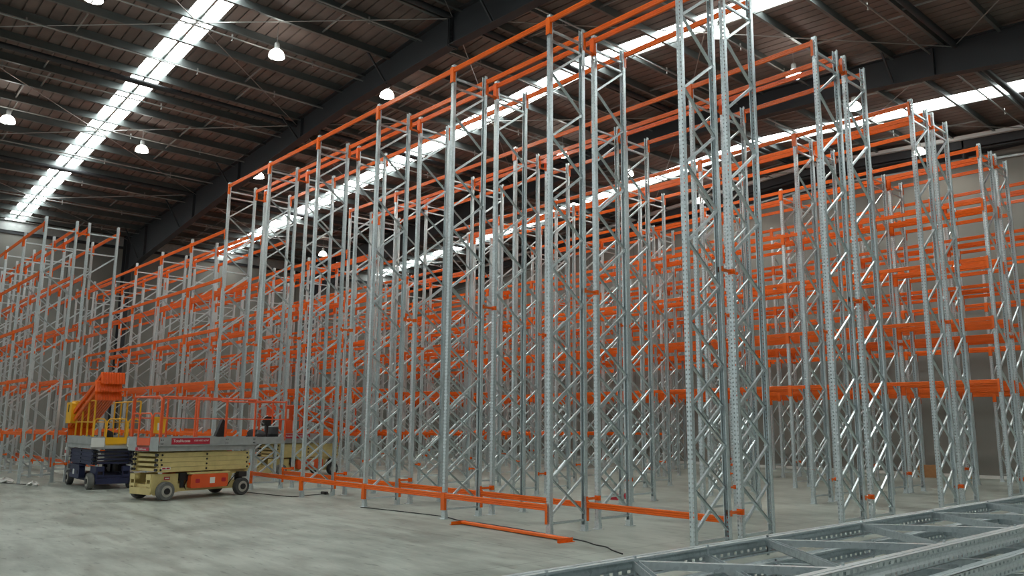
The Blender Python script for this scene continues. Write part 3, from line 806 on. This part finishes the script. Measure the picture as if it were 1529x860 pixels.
# ------------------------------------------------------------------ small floor items
def cable(pts, label):
    # smooth the path
    out = []
    for i in range(len(pts)-1):
        for s in range(6):
            u = s/6; p0 = pts[max(i-1, 0)]; p1 = pts[i]; p2 = pts[i+1]; p3 = pts[min(i+2, len(pts)-1)]
            out.append(tuple(.5*((2*p1[q])+(-p0[q]+p2[q])*u+(2*p0[q]-5*p1[q]+4*p2[q]-p3[q])*u*u+(-p0[q]+3*p1[q]-3*p2[q]+p3[q])*u**3) for q in (0, 1))+(.010,))
    out.append((*pts[-1], .010))
    o = obj('power_cable', MB().tube(out, .009, 6), M['black'], smooth=True); return tag(o, label, 'cable')
cable([(-12.9, -.5), (-12.2, -.38), (-11.4, -.25), (-10.95, -.12), (-11.1, .3), (-11.2, .72)], 'black cable on the floor from the cream lift to its plug')
pl = obj('cable_plug', MB().rbox(-.09, .09, -.05, .05, 0, .07, .02, 'x').tube([(.09, 0, .03), (.16, .02, .02)], .015, 6), M['black'], loc=(-11.2, .80, 0)); tag(pl, 'black plug block at the end of the cable on the floor', 'plug')
cable([(-8.0, -.15), (-7.1, .0), (-6.2, .12), (-5.55, .15), (-5.0, .02), (-4.3, .06), (-3.2, .02), (-2.3, -.08), (-1.85, -.14), (-1.5, -.28), (-1.25, -.32), (-1.0, -.48), (-.7, -.62)], 'thin black cable running along the floor behind the loose orange beam')
bx = thing('cardboard_box', 'brown cardboard box on the floor near the back wall', 'box', (-5.15, 20.98, 0), .2)
obj('box_body', MB().box(-.32, .32, -.2, .2, 0, .42), M['card'], bx); obj('flap', MB().quadbox and MB().box(.10, .40, -.2, .2, .42, .43), M['card'], bx)
bx2 = obj('timber_offcut', MB().rbox(-.4, .4, -.1, .1, 0, .1, .01, 'z'), M['tan'], loc=(-4.1, 21.35, 0)); tag(bx2, 'tan timber offcut on the floor beside the cardboard box', 'timber')
for (x_, y_, lb_) in ((-6.04, 5.42, 'red wheel chock on the floor inside the second rack row, nearer one'), (-6.03, 5.82, 'red wheel chock on the floor inside the second rack row, farther one'), (-33.4, -1.5, 'red wheel chock on the floor far off at the left wall')):
    o = obj('wheel_chock', MB().prism([(-.12, 0), (.12, 0), (.03, .13), (-.03, .13)], -.06, .06, 'y'), M['red'], loc=(x_, y_, 0)); tag(o, lb_, 'chock')
# plastic rubbish at far left
for i, (x, y, a, b, c_, lab) in enumerate(((-19.6, -4.35, .35, .2, .07, 'crumpled white plastic wrap on the floor at the left rack foot'), (-18.05, -3.95, .32, .12, .06, 'flattened grey plastic sheet on the floor left of the blue lift'), (-15.3, -1.9, .14, .08, .04, 'small white scrap on the floor between the two lifts'))):
    o = obj('plastic_wrap', blob(20+i, a, b, c_, 22, 10, .3), M['wrap'], loc=(x, y, 0)); tag(o, lab, 'rubbish')
cable([(-20.6, -4.7), (-19.9, -4.55), (-19.1, -4.35), (-18.5, -4.1), (-18.2, -3.95)], 'black strap lying through the plastic wrap at far left')

# ------------------------------------------------------------------ world
w = bpy.data.worlds.new('World'); S.world = w; w.use_nodes = True
bg_ = w.node_tree.nodes['Background']; bg_.inputs[0].default_value = (.90, .985, .98, 1); bg_.inputs[1].default_value = .55

# ------------------------------------------------------------------ camera
cam = bpy.data.cameras.new('Camera'); co = bpy.data.objects.new('Camera', cam); COL.objects.link(co)
f, pi_, ro, ya = 1203.34, .1682, .0087, .8408
cam.sensor_width = 36; cam.lens = 36*f/1529; cam.clip_end = 200
Fv = Vector((math.sin(-ya)*math.cos(pi_), math.cos(ya)*math.cos(pi_), math.sin(pi_)))
Rv = Vector((math.cos(ya), math.sin(ya), 0)); Uv = Rv.cross(Fv)
R2 = Rv*math.cos(ro)+Uv*math.sin(ro); U2 = -Rv*math.sin(ro)+Uv*math.cos(ro)
mm = Matrix((R2, U2, -Fv)).transposed().to_4x4(); mm.translation = (6.5697, -9.1278, 1.6795)
co.matrix_world = mm
S.camera = co
S.view_settings.view_transform = 'Standard'; S.view_settings.look = 'None'; S.view_settings.exposure = 0; S.view_settings.gamma = 1
S.view_settings.use_curve_mapping = False
print('objects', len(bpy.data.objects))
